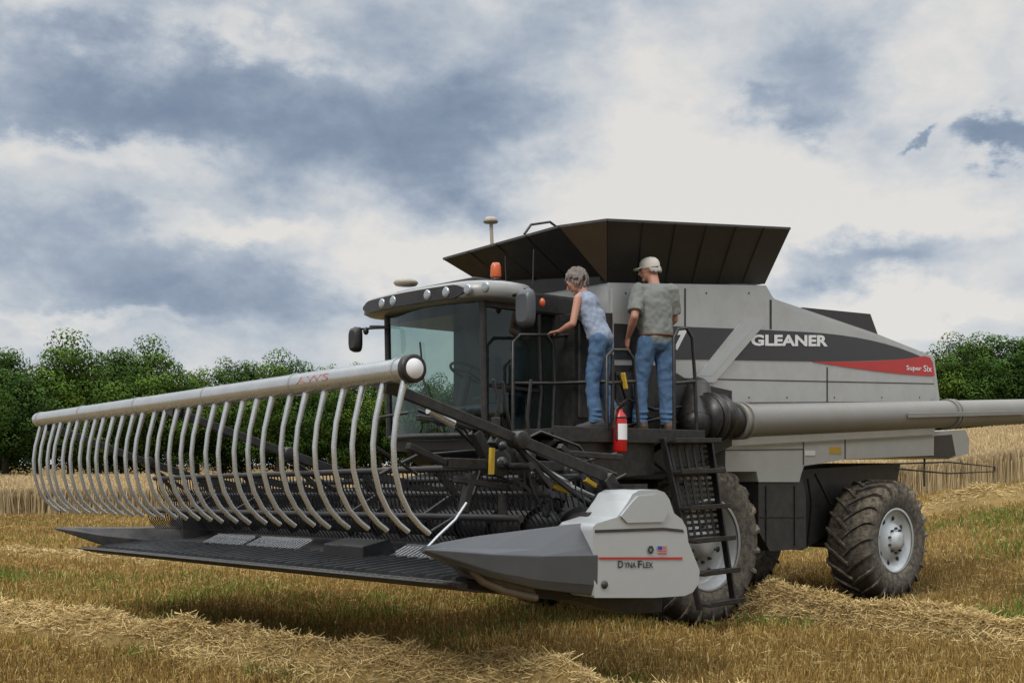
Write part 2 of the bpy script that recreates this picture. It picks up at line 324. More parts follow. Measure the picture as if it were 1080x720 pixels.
m=MB(); m.box(-2.65,-2.15,.7,2.0,3.41,3.49); m.build('roof_cover','bed',roof,.02)
wz0,wz1=1.98,3.25
def ws(b,z): 
    u=(b-.52)/1.56; return V((-2.66-.03*(z-wz0)/1.24-.14*math.sin(PI*u),b,z))
m=MB(); rg=[[ws(.52+1.56*i/12,wz0+(wz1-wz0)*j/6) for j in range(7)] for i in range(13)]
m.loft(rg,True,False,False); part(m,'windshield','glass',bevel=0)
m=MB(); m.tube([ws(1.0,2.02)+V((-.02,0,0)),ws(1.25,2.5)+V((-.02,0,0)),ws(1.3,2.9)+V((-.02,0,0))],.01,6); part(m,'wiper','frame',bevel=0)
m=MB()
for b in (.52,2.08): m.tube([ws(b,wz0),ws(b,2.6),ws(b,wz1+.03)],.035,8)
for b in (.52,2.08): m.bar((-1.36,b,1.95),(-1.36,b,3.25),.08,.08); m.bar((-2.6,b,1.99),(-1.36,b,1.99),.08,.08); m.bar((-2.7,b,3.21),(-1.36,b,3.21),.06,.06)
m.tube([ws(.52+1.56*i/12,wz0) for i in range(13)],.03,8); part(m,'cab_frame','frame',bevel=.004)
m=MB(); m.box(-1.34,-1.3,.5,2.1,1.9,3.25); m.box(-2.62,-1.3,.5,2.1,1.84,1.95); m.prism([V((-2.6,.5,1.95)),V((-1.3,.5,1.95)),V((-1.3,.5,1.6)),V((-2.3,.5,1.7))],(0,1.6,0)); m.box(-2.7,-2.1,.55,2.1,3.15,3.24); part(m,'cab_shell','frame')
m=MB(); m.add([(-2.64,.52,2.02),(-1.4,.52,2.02),(-1.4,.52,3.18),(-2.68,.52,3.18)],[(0,1,2,3)]); dr=m.build('door','dglass',root)
m=MB(); m.tube([(-2.0,.50,2.02),(-1.96,.5,2.4),(-2.0,.5,3.18)],.022,8); m.build('door_frame','frame',dr)
m=MB(); m.bar((-2.6,.5,2.45),(-2.0,.5,2.42),.03,.03); m.build('door_bar','frame',dr)
m=MB(); m.tube([(-1.52,.47,2.35),(-1.52,.42,2.38),(-1.52,.42,2.75),(-1.52,.47,2.78)],.014,8); m.build('handle','frame',dr)
m=MB(); m.add([(-2.64,2.08,2.02),(-1.4,2.08,2.02),(-1.4,2.08,3.18),(-2.68,2.08,3.18)],[(0,1,2,3)]); m.build('side_window','dglass',root)
m=MB(); m.box(-1.95,-1.5,1.05,1.6,2.2,2.42); m.prism([(-1.6,1.05,2.42),(-1.46,1.05,2.42),(-1.38,1.05,3.05),(-1.5,1.05,3.05)],(0,.55,0)); m.box(-1.85,-1.6,1.15,1.5,1.95,2.2); m.box(-2.0,-1.55,.88,1.0,2.42,2.55); part(m,'operator_seat','dark',bevel=.03)
m=MB(); m.tube([(-2.4,1.35,1.95),(-2.2,1.35,2.6)],.045); cx=V((-2.19,1.35,2.64)); ax=V((.45,0,.9)).normalized(); u=V((0,1,0)); w_=ax.cross(u)
m.tube([cx+(u*math.cos(t)+w_*math.sin(t))*.2 for t in [2*PI*k/20 for k in range(21)]],.015,8,False)
for t in (0.5,2.6,4.7): m.tube([cx,cx+(u*math.cos(t)+w_*math.sin(t))*.2],.012,6)
part(m,'steering_wheel','frame',bevel=0)
m=MB(); m.box(-2.35,-2.25,.75,.9,2.3,2.75); m.tube([(-2.2,.8,1.95),(-2.3,.82,2.5)],.02); part(m,'monitor','black',bevel=.01)
def mirror(p,q,c,w,h,mt):
    m=MB(); m.tube([p,q,V((c.x,c.y,q.z)),V((c.x,c.y,c.z+h/2))],.016,8); mr=part(m,'mirror','frame',bevel=0)
    m=MB(); rg=[[c+V((dx,(k*(w/2)*math.copysign(abs(math.cos(t))**.6,math.cos(t))),(k*(h/2)*math.copysign(abs(math.sin(t))**.5,math.sin(t))))) for t in [2*PI*j/24 for j in range(24)]] for dx,k in ((-.05,.7),(-.035,.9),(-.0,1),(.03,1),(.035,.93))]
    m.loft(rg,True); m.build('mirror_shell',mt,mr)
mirror(V((-2.5,.35,3.28)),P(556,309,.12),P(554,325,.12),.22,.36,'div')
mirror(V((-2.75,2.3,3.15)),Q(410,345,-2.8),Q(375,358,-2.95),.17,.26,'bed')
m=MB(); m.ell(P(572,319,.2),(.028,.028,.042)); part(m,'marker_lamp','amber',bevel=0)
m=MB(); m.ell(Q(386,349,-2.9),(.03,.03,.04)); part(m,'marker_lamp','frame',bevel=0)
# feeder house
m=MB(); m.prism([V(p) for p in ((-.9,.65,.95),(-.9,.65,1.75),(-1.6,.65,1.72),(-3.35,.65,1.45),(-3.35,.65,.85))],(0,1.3,0)); 
for a in (-1.5,-2.1,-2.7): m.box(a,a+.06,.62,1.98,.9,1.3)
part(m,'feeder_house','dark',bevel=.015)
m=MB(); m.tube([(-.6,.55,.7),(-1.9,.55,.9)],.06,12); m.tube([(-1.9,.55,.9),(-2.6,.55,1.05)],.035,12); part(m,'lift_cylinder','frame',bevel=0)
tubes('hydraulic_hose','frame',root,[[(-.9,.5,1.5),(-1.6,.45,1.6),(-2.4,.5,1.6),(-3.2,.4,1.65)],[(-.9,.45,1.4),(-1.7,.4,1.45),(-2.5,.42,1.55),(-3.2,.2,1.5)],[(-1.2,.4,1.6),(-2.0,.3,1.5),(-2.8,.3,1.7),(-3.4,.0,1.55)]],.02)
# platform
pz=2.03
m=MB(); m.box(-2.5,-.42,-.25,.48,pz-.05,pz); m.box(-2.5,-.42,-.27,-.25,pz-.12,pz+.02)
for a in (-2.3,-1.6,-.8): m.bar((a,-.2,pz-.06),(a,.5,pz-.35),.05,.05)
m.prism([P(x,y,-.2) for x,y in ((598,463),(690,463),(690,500),(628,505),(600,480))],(0,.35,0)); plat=part(m,'platform','frame')
def rail(pts,r=.018):
    m=MB()
    for l in pts: m.tube(l,r,8)
    return part(m,'handrail','frame',bevel=0)
rail([[P(583,455,.33),P(585,400,.33),P(583,362,.33),P(576,353,.33),P(548,353,.33),P(541,361,.33),P(541,455,.33)],[P(541,404,.33),P(584,404,.33),P(640,402,-.1)],[P(583,355,.33),P(600,353,.3)]])
rail([[P(640,457,-.22),P(640,376,-.22),P(646,369,-.22),P(661,369,-.22),P(668,378,-.22),P(674,455,-.22)],[P(640,404,-.22),P(671,402,-.22)],[P(646,457,-.22),P(646,374,-.22)]])
rail([[P(711,470,-.25),P(711,356,-.25),P(715,347,-.25),P(724,346,-.25),P(730,356,-.25),P(733,400,-.25),P(735,462,-.25)],[P(711,404,-.25),P(733,402,-.25)]])
m=MB(); m.bar(P(657,393,-.25),P(660,410,-.25),.05,.02); part(m,'reflector','yellow')
# ladder
TL,TR,BL,BR=P(699,462,-.28),P(748,462,-.28),P(738,643,-.5),P(774,637,-.5)
m=MB(); m.bar(TL,BL,.03,.07,(0,1,0)); m.bar(TR,BR,.03,.07,(0,1,0)); 
lad=part(m,'ladder','frame')
for t in (.02,.2,.41,.6,.79,.97):
    m=MB(); p,q=TL.lerp(BL,t),TR.lerp(BR,t); m.bar(p+V((0,-.05,0)),q+V((0,-.05,0)),.2,.03); m.bar(p+V((0,-.15,.012)),q+V((0,-.15,.012)),.012,.045); m.build('tread','frame',lad,.004)
def perf(t0,t1,nx,ny):
    m=MB(); A,B,C,D=TL.lerp(BL,t0),TR.lerp(BR,t0),TR.lerp(BR,t1),TL.lerp(BL,t1)
    pt=lambda u,w:(A*(1-u)+B*u)*(1-w)+(D*(1-u)+C*u)*w+V((0,.03,0))
    for i in range(nx+1): m.bar(pt(i/nx,0),pt(i/nx,1),.035,.006,(0,1,0))
    for j in range(ny+1): m.bar(pt(0,j/ny)+V((0,.007,0)),pt(1,j/ny)+V((0,.007,0)),.006,.03,)
    m.build('perforated_plate','frame',lad)
perf(.03,.19,6,5); perf(.22,.39,6,5); perf(.41,.58,6,5)
# fire extinguisher
pe=P(654,477,-.30); fe=thing('fire_extinguisher','red fire extinguisher with a white label hanging at the platform edge by the gate rail','fire extinguisher',L2W(pe),TH)
m=MB(); m.lathe([(0,0),(.055,.0),(.065,.02),(.065,.30),(.055,.35),(.025,.385),(.022,.41),(0,.41)],(0,0,0),(0,0,1),24); m.build('bottle','extred',fe)
m=MB(); rg=[[V((.0665*math.sin(t),-.0665*math.cos(t),z)) for t in [-1.1+2.2*k/12 for k in range(13)]] for z in (.12,.27)]; m.loft(rg,True,False,False); m.build('paper_label','white',fe)
m=MB(); m.box(-.02,.02,-.02,.02,.41,.45); m.bar((-.02,0,.45),(.09,0,.50),.02,.012); m.bar((-.02,0,.44),(.08,0,.43),.02,.012); m.lathe([(0,0),(.018,0),(.018,.012)],(0,-.03,.43),(0,-1,0),12); m.build('valve_head','frame',fe)
m=MB(); m.tube([(-.02,0,.43),(-.07,-.01,.40),(-.085,-.01,.30),(-.07,-.02,.12)],.012,8); m.build('hose','frame',fe)
m=MB(); m.tube([V((.0675*math.cos(t),.0675*math.sin(t),.33)) for t in [2*PI*k/20 for k in range(21)]],.006,6,False); m.box(-.03,.03,.06,.1,.2,.42); m.build('bracket','frame',fe)
# ---------------------------------------------------------------- header
def H(s,a,z): return V((a+.2*s,-2.2+7.2*s,z-.16*s))
prof=[(-4.97,.935),(-4.6,.96),(-4.15,1.0),(-3.8,1.01),(-3.55,1.07),(-3.44,1.2),(-3.40,1.5),(-3.34,1.5),(-3.36,1.08),(-3.45,.84),(-3.65,.77),(-4.1,.77),(-4.5,.84),(-4.97,.915)]
m=MB(); m.loft([[H(s,a,z) for a,z in prof] for s in (.03,.5,.97)])
for a,z,w in ((-3.3,1.5,.13),(-3.25,.85,.14)): m.bar(H(.02,a,z),H(.98,a,z),w,w)
for i in range(85):
    s=.05+.9*i/84; m.bar(H(s,-3.43,1.15),H(s,-3.425,1.46),.02,.03)
for i in range(9):
    s=.06+.88*i/8; m.bar(H(s,-3.26,.85),H(s,-3.28,1.5),.08,.06)
header=part(m,'header','bed',bevel=0)
m=MB()
for i in range(44):
    s=.045+.91*i/43+random.uniform(-.001,.001); w_s=.06; hh=.034; m.loft([[H(s,a,z)+V((0,dy,dz)) for dy,dz in ((-w_s/2,-.01),(-w_s/2+.012,hh),(w_s/2-.012,hh),(w_s/2,-.01))] for a,z in ((-4.91,.938),(-4.6,.96),(-4.25,.985))])
m.build('floor_slats','slat',header)
for s0,s1 in ((.52,.66),(.68,.80),(.08,.30)):      # pale worn strips at the back of the floor
    m=MB()
    n=int((s1-s0)*7.2/.055)
    for i in range(n):
        s=s0+(s1-s0)*i/(n-1); m.bar(H(s,-4.17,1.01),H(s,-4.02,1.075),.03,.012)
    m.bar(H(s0,-4.18,1.005),H(s1,-4.18,1.005),.02,.02); m.bar(H(s0,-4.01,1.085),H(s1,-4.01,1.085),.02,.02); m.build('worn_floor_strip','steel',header)
m=MB()
for s,l in ((.30,.05),(.345,.04)): m.prism([H(s,-4.45,.975),H(s,-4.45,1.09),H(s,-4.2,1.14),H(s,-4.1,.99)],(0,l*7.2,0))
m.build('floor_block','bed',header,.01)
m=MB(); pl=[(-5.03,.94),(-4.97,.955),(-4.93,.94),(-4.93,.91),(-4.8,.885),(-4.82,.875),(-5.0,.915)]
m.loft([[H(s,a,z) for a,z in pl] for s in (.02,.25,.5,.75,.98)]); m.build('skid_strip','bed',header)
m=MB()
for i in range(88):
    s=.03+.94*i/87; m.tube([H(s,-5.0,.94),H(s,-5.07,.945),H(s,-5.14,.955)],[.017,.012,.002],6)
m.bar(H(.02,-5.0,.952),H(.98,-5.0,.952),.04,.010); m.build('knife_guard','dark',header)
def au(s,t,r): c=H(s,-3.68,1.26); return c+V((r*math.cos(t),0,r*math.sin(t)))
m=MB(); m.tube([H(.035,-3.68,1.26),H(.965,-3.68,1.26)],.11,20)
for s0,s1,dr in ((.04,.44,1),(.96,.56,-1)):
    n=260; inn=[];o_=[]
    for i in range(n+1):
        k=i/n; s=s0+(s1-s0)*k; t=dr*2*PI*abs(s-s0)*7.2/.42; inn.append(au(s,t,.10)); o_.append(au(s,t,.145))
    m.add(inn+o_,[(i,i+1,n+2+i,n+1+i) for i in range(n)],True)
for i in range(16):
    s=.45+.1*i/15; t=i*2.2; m.tube([au(s,t,.10),au(s,t,.19)],.01,6)
m.build('table_auger','bed',header)
for a0,z0,ln,dx in ((-4.25,1.70,.26,.10),(-4.05,1.50,.22,.12),(-3.75,1.62,.22,.05),(-4.35,1.34,.20,.10)):
    m=MB(); m.tube([H(.04,a0,z0),H(.96,a0,z0)],.026,10)
    for i in range(110):
        s=.045+.91*i/109; m.tube([H(s,a0,z0),H(s,a0+dx*.2,z0-ln*.5),H(s,a0+dx,z0-ln)],.0065,5,False)
    m.build('tine_bar','bed',header)
for s in (.2,.35,.65,.8):
    m=MB(); m.bar(H(s,-3.35,1.5),H(s,-4.25,1.70),.04,.07); m.bar(H(s,-4.25,1.70),H(s,-4.05,1.50),.03,.05); m.bar(H(s,-4.05,1.50),H(s,-4.35,1.34),.03,.05); m.build('tine_bar_arm','bed',header)
def divider(mir):
    m=MB(); rg=[]
    for x,t,b,w in ((455,577,583,.05),(478,572,592,.14),(520,565,609,.24),(570,559,621,.30),(628,552,628,.34)):
        p0,p1=P(x,t,-2.2),P(x,b,-2.2); zt,zb=p0.z,p1.z; 
        if mir: zt=zb+(zt-zb)*.72
        h=zt-zb; c0=-2.22+(.17-w*.5)*.6
        r=[(c0+.03,zb),(c0,zb+.15*h),(c0-.004,zb+.56*h),(c0+.03,zb+.68*h),(c0+w*.42,zt),(c0+w*.72,zt-.01),(c0+w,zb+.5*h),(c0+w,zb)]
        r=[V((p0.x,y,z)) for y,z in r]
        if mir: r=[V((p.x+.2,2.75-p.y,p.z-.16)) for p in r]
        rg.append(r)
    m.loft(rg); m.build('crop_divider','dark' if mir else 'div',header,.014)
divider(0); divider(1)
ep=[(625,556),(629,552),(651,545),(663,528),(667,521),(674,517)]+[(693,516),(701,519),(706,526),(711,541),(719,547),(724,556),(726,571),(738,601),(737,615),(731,624),(722,628),(690,630),(627,630)]
m=MB(); m.prism([P(x,y,-2.22) for x,y in ep],(0,.34,0)); enp=m.build('end_panel','silver2',header,.022,seg=3)
m=MB(); m.prism([P(x,y,-2.22)+V((.2,6.85,-.16)) for x,y in ep],(0,.34,0)); m.build('end_panel','dark',header,.03)
m=MB(); m.prism([P(x,y,-2.226) for x,y in [(628,558.5),(700,556),(720,558),(722,561),(700,559),(628,561.5)]],(0,.004,0)); m.build('panel_groove','dark',enp)
m=MB(); m.prism([P(x,y,-2.236) for x,y in [(655,544),(668,528),(673,523),(692,521),(699,525),(705,540),(700,550),(662,551)]],(0,.03,0)); m.build('raised_cover','silver2',enp,.008,seg=2)
m=MB(); sheetP(m,[(632,587.3),(720,587.3),(720,589.4),(632,589.4)],-2.227,.003); m.build('red_line','red',enp)
for st,x0,x1,y1 in (('D',652,657.5,590.8),('YNA',658.5,671,592.4),('F',673,677.5,590.8),('LEX',678.5,689,592.4)): textP('panel_lettering',st,x0,598.5,x1,y1,-2.227,'decal',enp,.02)
m=MB(); c=P(686.5,579.5,-2.23)
hexr=lambda r:[c+V((r*math.cos(R(60*k)),0,r*.95*math.sin(R(60*k)))) for k in range(6)]
o6,i6=hexr(.034),hexr(.014); m.add(o6+i6,[(k,(k+1)%6,6+(k+1)%6,6+k) for k in range(6)]); m.build('logo_mark','decal',enp)
m=MB(); sheetP(m,[(694,575.5),(703.5,575.5),(703.5,583.5),(694,583.5)],-2.226,.002); m.cur=1
for k in range(5): sheetP(m,[(694,575.6+k*1.65),(703.5,575.6+k*1.65),(703.5,576.5+k*1.65),(694,576.5+k*1.65)],-2.2285,.0015)
m.cur=2; sheetP(m,[(694,575.5),(698.4,575.5),(698.4,579.6),(694,579.6)],-2.231,.0015); m.build('flag_sticker',['white','red','blue'],enp)
m=MB(); m.lathe([(0,0),(.028,0),(.028,-.012),(0,-.012)],P(637,616,-2.22),(0,1,0),14); m.build('end_bolt','dark',enp)
m=MB(); m.prism([P(x,y,-1.95) for x,y in ((600,605),(700,610),(698,645),(660,647),(600,632))],(0,.35,0)); m.build('end_drive','frame',header,.01)
m=MB(); m.prism([P(x,y,-1.9) for x,y in ((640,522),(668,528),(664,542),(628,548))],(0,.4,0)); m.build('drive_cover','bed',header,.01)
m=MB(); m.tube([P(497,600,-2.1),P(508,612,-2.1),P(530,622,-2.1),P(565,630,-2.1)],.028,8); m.prism([P(500,598,-2.1),P(560,612,-2.1),P(566,628,-2.1),P(512,612,-2.1)],(0,.25,0)); m.build('corner_skid','tan',header)
# air manifold
mn=lambda s,da=0,dz=0:H(s,-5.45+da,2.28+dz+.07*s)
m=MB(); m.tube([mn(.002),mn(.998)],.073,32)
for s in (0.02,.2,.4,.6,.8,.98): m.tube([mn(s),mn(s+.003)],.080,24)
man=m.build('air_manifold','steel',header)
m=MB(); c=mn(0); m.lathe([(0,-.012),(.06,-.012),(.062,-.004),(.062,.0)],c,(0,1,0),24); m.cur=1; m.lathe([(.062,0),(.086,-.006),(.088,.05),(.073,.05)],c,(0,1,0),28); m.build('end_cap',['white','frame'],man)
def onm(s,t): return mn(s)+V((-.0765*math.cos(t),0,.0765*math.sin(t)))
o=text('manifold_lettering','AWS',onm(.185,-.15),onm(.125,-.15),onm(.185,.5),onm(.125,.5),'fadedred',man,.0)
for v in o.data.vertices:
    c=mn((v.co.y+2.2)/7.2); d=V((v.co.x-c.x,0,v.co.z-c.z)).normalized(); v.co=V((c.x,v.co.y,c.z))+d*.0755
for i in range(30):
    s=.012+.976*i/29; j=random.uniform(-.012,.012)
    pts=[(0,-.05),(-.03,-.15),(-.07,-.30),(-.088,-.45),(-.08,-.60),(-.038,-.75),(.03,-.87),(.11,-.95),(.18,-1.0)]
    m=MB(); m.tube([mn(s,a+j,z+j*.5) for a,z in pts],[.026,.021]+[.0178]*7,10); m.build('drop_tube','steel',header)
for s in (.045,.5,.955):
    m=MB(); A=H(s,-3.5,1.62); B=mn(s,.03,-.09); Mx=H(s,-4.35,1.88)
    m.bar(A,Mx,.05,.08); m.bar(Mx,B,.045,.07); m.bar(H(s,-3.35,1.45),A,.08,.1); m.bar(B+V((0,-.05,.0)),B+V((0,.1,.05)),.1,.1)
    m.bar(Mx+V((0,.05,0)),H(s,-4.0,1.55)+V((0,.05,0)),.04,.04); m.tube([H(s,-3.4,1.30)+V((0,.07,0)),Mx+V((0,.07,-.02))],.022)
    m.lathe([(0,-.06),(.06,-.06),(.06,.06),(0,.06)],Mx,(0,1,0),16); m.build('manifold_arm','frame',header,.006)
m=MB(); b=-1.6
for p,q,w in (((470,440),(548,463),.07),((470,488),(606,492),.08),((430,470),(470,488),.05),((500,455),(520,495),.08),((520,462),(556,500),.09),((548,463),(606,500),.06),((606,492),(620,520),.10),((497,500),(488,540),.06),((523,440),(523,470),.05),((440,440),(500,448),.04),((556,500),(568,530),.06),((590,470),(640,520),.05),((600,478),(655,482),.05),((540,505),(600,545),.04),((480,505),(540,515),.05),((530,520),(530,560),.05),((585,500),(575,545),.05)):
    m.bar(P(*p,b),P(*q,b),w,w*.9)
for c,r in (((522,488),.10),((549,480),.09),((598,497),.08),((470,440),.06)): m.lathe([(0,-.07),(r,-.07),(r,.07),(0,.07)],P(*c,b),(0,1,0),18)
m.build('lift_linkage','frame',header,.006)
for x,y,r in ((522,488,.045),(549,480,.04),(598,497,.035),(556,500,.03),(523,470,.03)):
    m=MB(); m.lathe([(0,-.085),(r,-.085),(r,-.06)],P(x,y,b),(0,1,0),14); m.build('pivot_pin','slat',header)
tubes('hydraulic_hose','frame',header,[[P(x,y,-1.45) for x,y in pts] for pts in (((520,400),(526,425),(520,455),(535,490),(560,505)),((530,402),(534,430),(540,460),(600,480),(650,500)),((440,432),(490,452),(520,500),(600,530)),((515,470),(500,520),(480,545),(455,560)),((540,470),(570,455),(610,470),(640,510)),((560,400),(556,440),(560,480)),((400,500),(440,480),(500,475),(540,490)),((430,435),(400,440),(395,470),(440,500)),((565,470),(580,490),(610,488),(650,478)),((570,505),(600,520),(630,515),(660,500)),((480,450),(505,475),(540,470),(575,480)))],.012,6)
for p,q,r in (((560,490),(600,512),.035),((600,512),(648,534),.02),((452,432),(478,447),.03),((600,520),(626,530),.016)): m=MB(); m.tube([P(*p,-1.75),P(*q,-1.75)],r); m.build('hydraulic_cylinder','steel',header)
m=MB(); m.tube([P(492,530,-1.8),P(480,548,-1.8),P(462,565,-1.8),P(448,580,-1.8)],.010); m.build('pale_hose','steel',header)
for p,q in (((519,472),(518,500)),((617,505),(628,512)),((583,512),(603,520))): m=MB(); m.bar(P(*p,-1.74),P(*q,-1.74),.03,.03); m.build('yellow_lock','yellow',header)
# ---------------------------------------------------------------- people
def bake(o):
    bpy.context.view_layer.update(); dg=bpy.context.evaluated_depsgraph_get(); me=bpy.data.meshes.new_from_object(o.evaluated_get(dg)); o.modifiers.clear(); 
    for p in me.polygons: p.use_smooth=True
    o.data=me
ctex=bpy.data.textures.new('folds','CLOUDS'); ctex.noise_scale=.085; ctex.noise_depth=1
def flesh(mb,name,m,parent,vox=.01,it=4,fold=0):
    o=mb.build(name,m,parent); md=o.modifiers.new('r','REMESH'); md.mode='VOXEL'; md.voxel_size=vox
    md=o.modifiers.new('s','SMOOTH'); md.iterations=it; md.factor=.5
    if fold: md=o.modifiers.new('d','DISPLACE'); md.texture=ctex; md.strength=fold; md.mid_level=.5; md.texture_coords='LOCAL'
    bake(o); return o
def hand(mb,w,d,n,sd,curl):
    d=V(d).normalized(); n=V(n); n=(n-d*n.dot(d)).normalized(); wd=d.cross(n)*sd
    for k in range(4): mb.cap(w+wd*(k-1.5)*.010,w+d*.085+wd*(k-1.5)*.019,.017,.012,8)
    for k,L in enumerate((.068,.076,.072,.056)):
        p=w+d*.085+wd*(k-1.5)*.020
        for j,(fr_,cc) in enumerate(((.45,.45),(.31,1.15),(.24,1.8))):
            cc*=curl; q=p+(d*math.cos(cc)+n*math.sin(cc)).normalized()*L*fr_*1.15; mb.cap(p,q,.0095-.001*j,.0085-.001*j,8); p=q
    p=w+d*.03-wd*.028
    for k in range(2): 
        q=p+(d*.75-wd*(.6-.3*k)+n*(.3+.5*curl*k)).normalized()*.038; mb.cap(p,q,.012,.010,8); p=q
def rotm(f,u=(0,0,1)):
    f=V(f).normalized(); r=f.cross(V(u)).normalized(); up=r.cross(f); return Matrix((r,f,up)).transposed()
def person(label,loc,psi,J,st):
    rt=thing('person',label,'person',loc,psi)
    b=MB(); hd=V(J['head']); rm=rotm(J['look']); g=J['g']; tor=J['torso']
    for c,r in tor: b.ell(c,tuple(x-.012 for x in r),None,16,11)
    sh=[V(J['shL']),V(J['shR'])]
    b.cap(sh[0]*.8+sh[1]*.2,sh[1]*.8+sh[0]*.2,.055*g,.055*g)
    nk=(sh[0]+sh[1])/2; b.cap(nk+V((0,-.01,.0)),hd-rm@V((0,.02,.06)),.06*g,.052*g)
    for k in 'LR':
        s_,e,w=V(J['sh'+k]),V(J['el'+k]),V(J['wr'+k]); b.cap(s_,e,.048*g,.038*g); b.cap(e,e.lerp(w,.35),.038*g,.04*g); b.cap(e.lerp(w,.35),w,.04*g,.025*g)
        hand(b,w,J['hd'+k],J['hn'+k],1 if k=='L' else -1,J['curl'])
        h,kn,an=V(J['hip'+k]),V(J['kn'+k]),V(J['an'+k]); b.cap(h,kn,.08*g,.052*g); b.cap(kn,an,.052*g,.036*g)
        b.cap(an,an+V((0,.08,-.055)),.025,.018)
    b.ell(hd+rm@V((0,-.008,.02)),(.074,.094,.095),rm); b.ell(hd+rm@V((0,.035,-.045)),(.054,.056,.066),rm); b.ell(hd+rm@V((0,.05,-.005)),(.058,.045,.06),rm)
    b.cap(hd+rm@V((0,.092,.015)),hd+rm@V((0,.112,-.022)),.009,.014,8); b.ell(hd+rm@V((0,.075,-.092)),(.026,.022,.02),rm)
    for sx in (-1,1): b.ell(hd+rm@V((sx*.077,-.005,-.005)),(.011,.02,.032),rm); b.ell(hd+rm@V((sx*.03,.078,.03)),(.026,.014,.01),rm)
    b.ell(hd+rm@V((0,.092,-.05)),(.024,.012,.007),rm)
    flesh(b,'body','skin',rt,.0075,3)
    for sx in (-1,1):
        e=MB(); e.ell(hd+rm@V((sx*.03,.087,.008)),(.013,.008,.006),rm); e.build('eye','eye',rt)
    m=MB(); k=.012
    for c,r in tor: m.ell(c,tuple(x+k for x in r),None,18,12)
    c0,c1=V(tor[0][0]),V(tor[-1][0]); rg=[]
    for i in range(6):
        t=i/5; c=c0.lerp(c1,t); ra=tor[0][1][0]*(1-t)+tor[-1][1][0]*t; rb=tor[0][1][1]*(1-t)+tor[-1][1][1]*t; wv=1-.05*math.sin(PI*t)
        rg.append([c+V(((ra+k)*wv*math.cos(a),(rb+k)*math.sin(a),0)) for a in [2*PI*j/20 for j in range(20)]])
    m.loft(rg,True)
    m.cap(sh[0]*.85+sh[1]*.15,sh[1]*.85+sh[0]*.15,.07*g,.07*g)
    if st['sleeve']:
        for q in 'LR':
            s_,e=V(J['sh'+q]),V(J['el'+q]); m.tube([s_.lerp(e,-.1),s_.lerp(e,.35),s_.lerp(e,.82)],[.074*g,.075*g,.074*g],14); m.ell(s_,.076*g)
    flesh(m,'shirt',st['shirt'],rt,.009,3,.027)
    m=MB(); c,r=tor[-1]; c=V(c); m.ell(c-V((0,0,.03)),tuple(x+.004 for x in r),None,18,12)
    for q in 'LR':
        h,kn,an=V(J['hip'+q]),V(J['kn'+q]),V(J['an'+q]); m.cap(h,kn,.102*g,.076*g); m.tube([kn,kn.lerp(an,.4),kn.lerp(an,.85),an+V((0,0,-.02))],[.076*g,.073*g,.067*g,.074*g],14)
        for hgt in (.2,.3,.72,.85,.95): # creases behind the knee and stacked at the ankle
            c=h.lerp(kn,hgt*1.0) if hgt<.5 else kn.lerp(an,hgt); m.ell(c+V((0,-.012,0)),(.079*g,.079*g,.018),rotm((.3,1,.2)),12,6)
    flesh(m,'jeans','jeans',rt,.009,3,.028)
    for q in 'LR':
        an=V(J['an'+q]); m=MB(); t=V((-.25 if q=='L' else .3,1,0)).normalized(); bz=an.z-.09; rg=[]
        for y,w,h in ((-.095,.03,.06),(-.075,.045,.115),(-.01,.05,.125),(.05,.048,.09),(.12,.052,.065),(.17,.046,.055),(.20,.02,.03)):
            c=V((an.x,an.y,bz))+t*y; x=t.cross(V((0,0,1))); rg.append([c+x*w*math.cos(a)+V((0,0,h/2+h/2*math.copysign(abs(math.sin(a))**.6,math.sin(a)))) for a in [2*PI*i/14 for i in range(14)]])
        m.loft(rg,True); m.build('boot',st['boot'],rt)
    return rt,hd,rm
pm=P(691,452,.02); pm.z=pz
J=dict(g=1.05,head=(-.03,.06,1.64),look=(-.88,.50,-.18),torso=[((-.01,.0,1.30),(.185,.12,.2)),((.0,.03,1.12),(.175,.14,.16)),((.015,.0,.94),(.165,.125,.12))],
 shL=(-.195,.01,1.41),shR=(.18,-.01,1.425),elL=(-.28,-.07,1.14),elR=(.25,.04,1.15),wrL=(-.25,.11,.95),wrR=(.16,.24,1.02),hdL=(.0,.35,-1),hdR=(-.5,.8,-.2),hnL=(1,0,.2),hnR=(-.6,-.3,-.6),curl=.75,
 hipL=(-.08,0,.92),hipR=(.10,0,.93),knL=(-.13,.07,.50),knR=(.12,.0,.50),anL=(-.17,.02,.09),anR=(.13,-.03,.09))
man_,hd,rm=person('man in a grey T-shirt, blue jeans and pale cap, seen from behind on the platform',L2W(pm),R(24),J,dict(sleeve=True,shirt='shirt',boot='boot'))
m=MB(); rg=[]
for h,k in ((.015,1.0),(.05,1.03),(.085,.93),(.11,.7),(.125,.35),(.128,.02)): rg.append([hd+rm@V((.083*k*math.cos(a),-.008+.102*k*math.sin(a),h)) for a in [2*PI*i/20 for i in range(20)]])
m.loft(rg,True); m.loft([[hd+rm@V((x,.085+.075*math.sqrt(max(0,1-(x/.075)**2)),.028+dz-.8*x*x*3)) for x in [-.07+.14*i/8 for i in range(9)]]+[hd+rm@V((x,.07,.03+dz)) for x in [.07-.14*i/8 for i in range(9)]] for dz in (0,.006)],True); m.build('cap','cap',man_)
m=MB()
for i in range(26):
    a=R(180+180*i/25); m.ell(hd+rm@V((.079*math.cos(a),-.008+.097*math.sin(a),-.015+random.uniform(-.02,.02))),.018,None,8,5)
flesh(m,'hair','ghair',man_,.006,2,.0)
m=MB(); m.tube([V((.015+.178*math.cos(t),.004+.136*math.sin(t),.97)) for t in [2*PI*k/24 for k in range(25)]],.016,8,False); m.build('belt','boot',man_)
pw=P(634,454,-.02); pw.z=pz
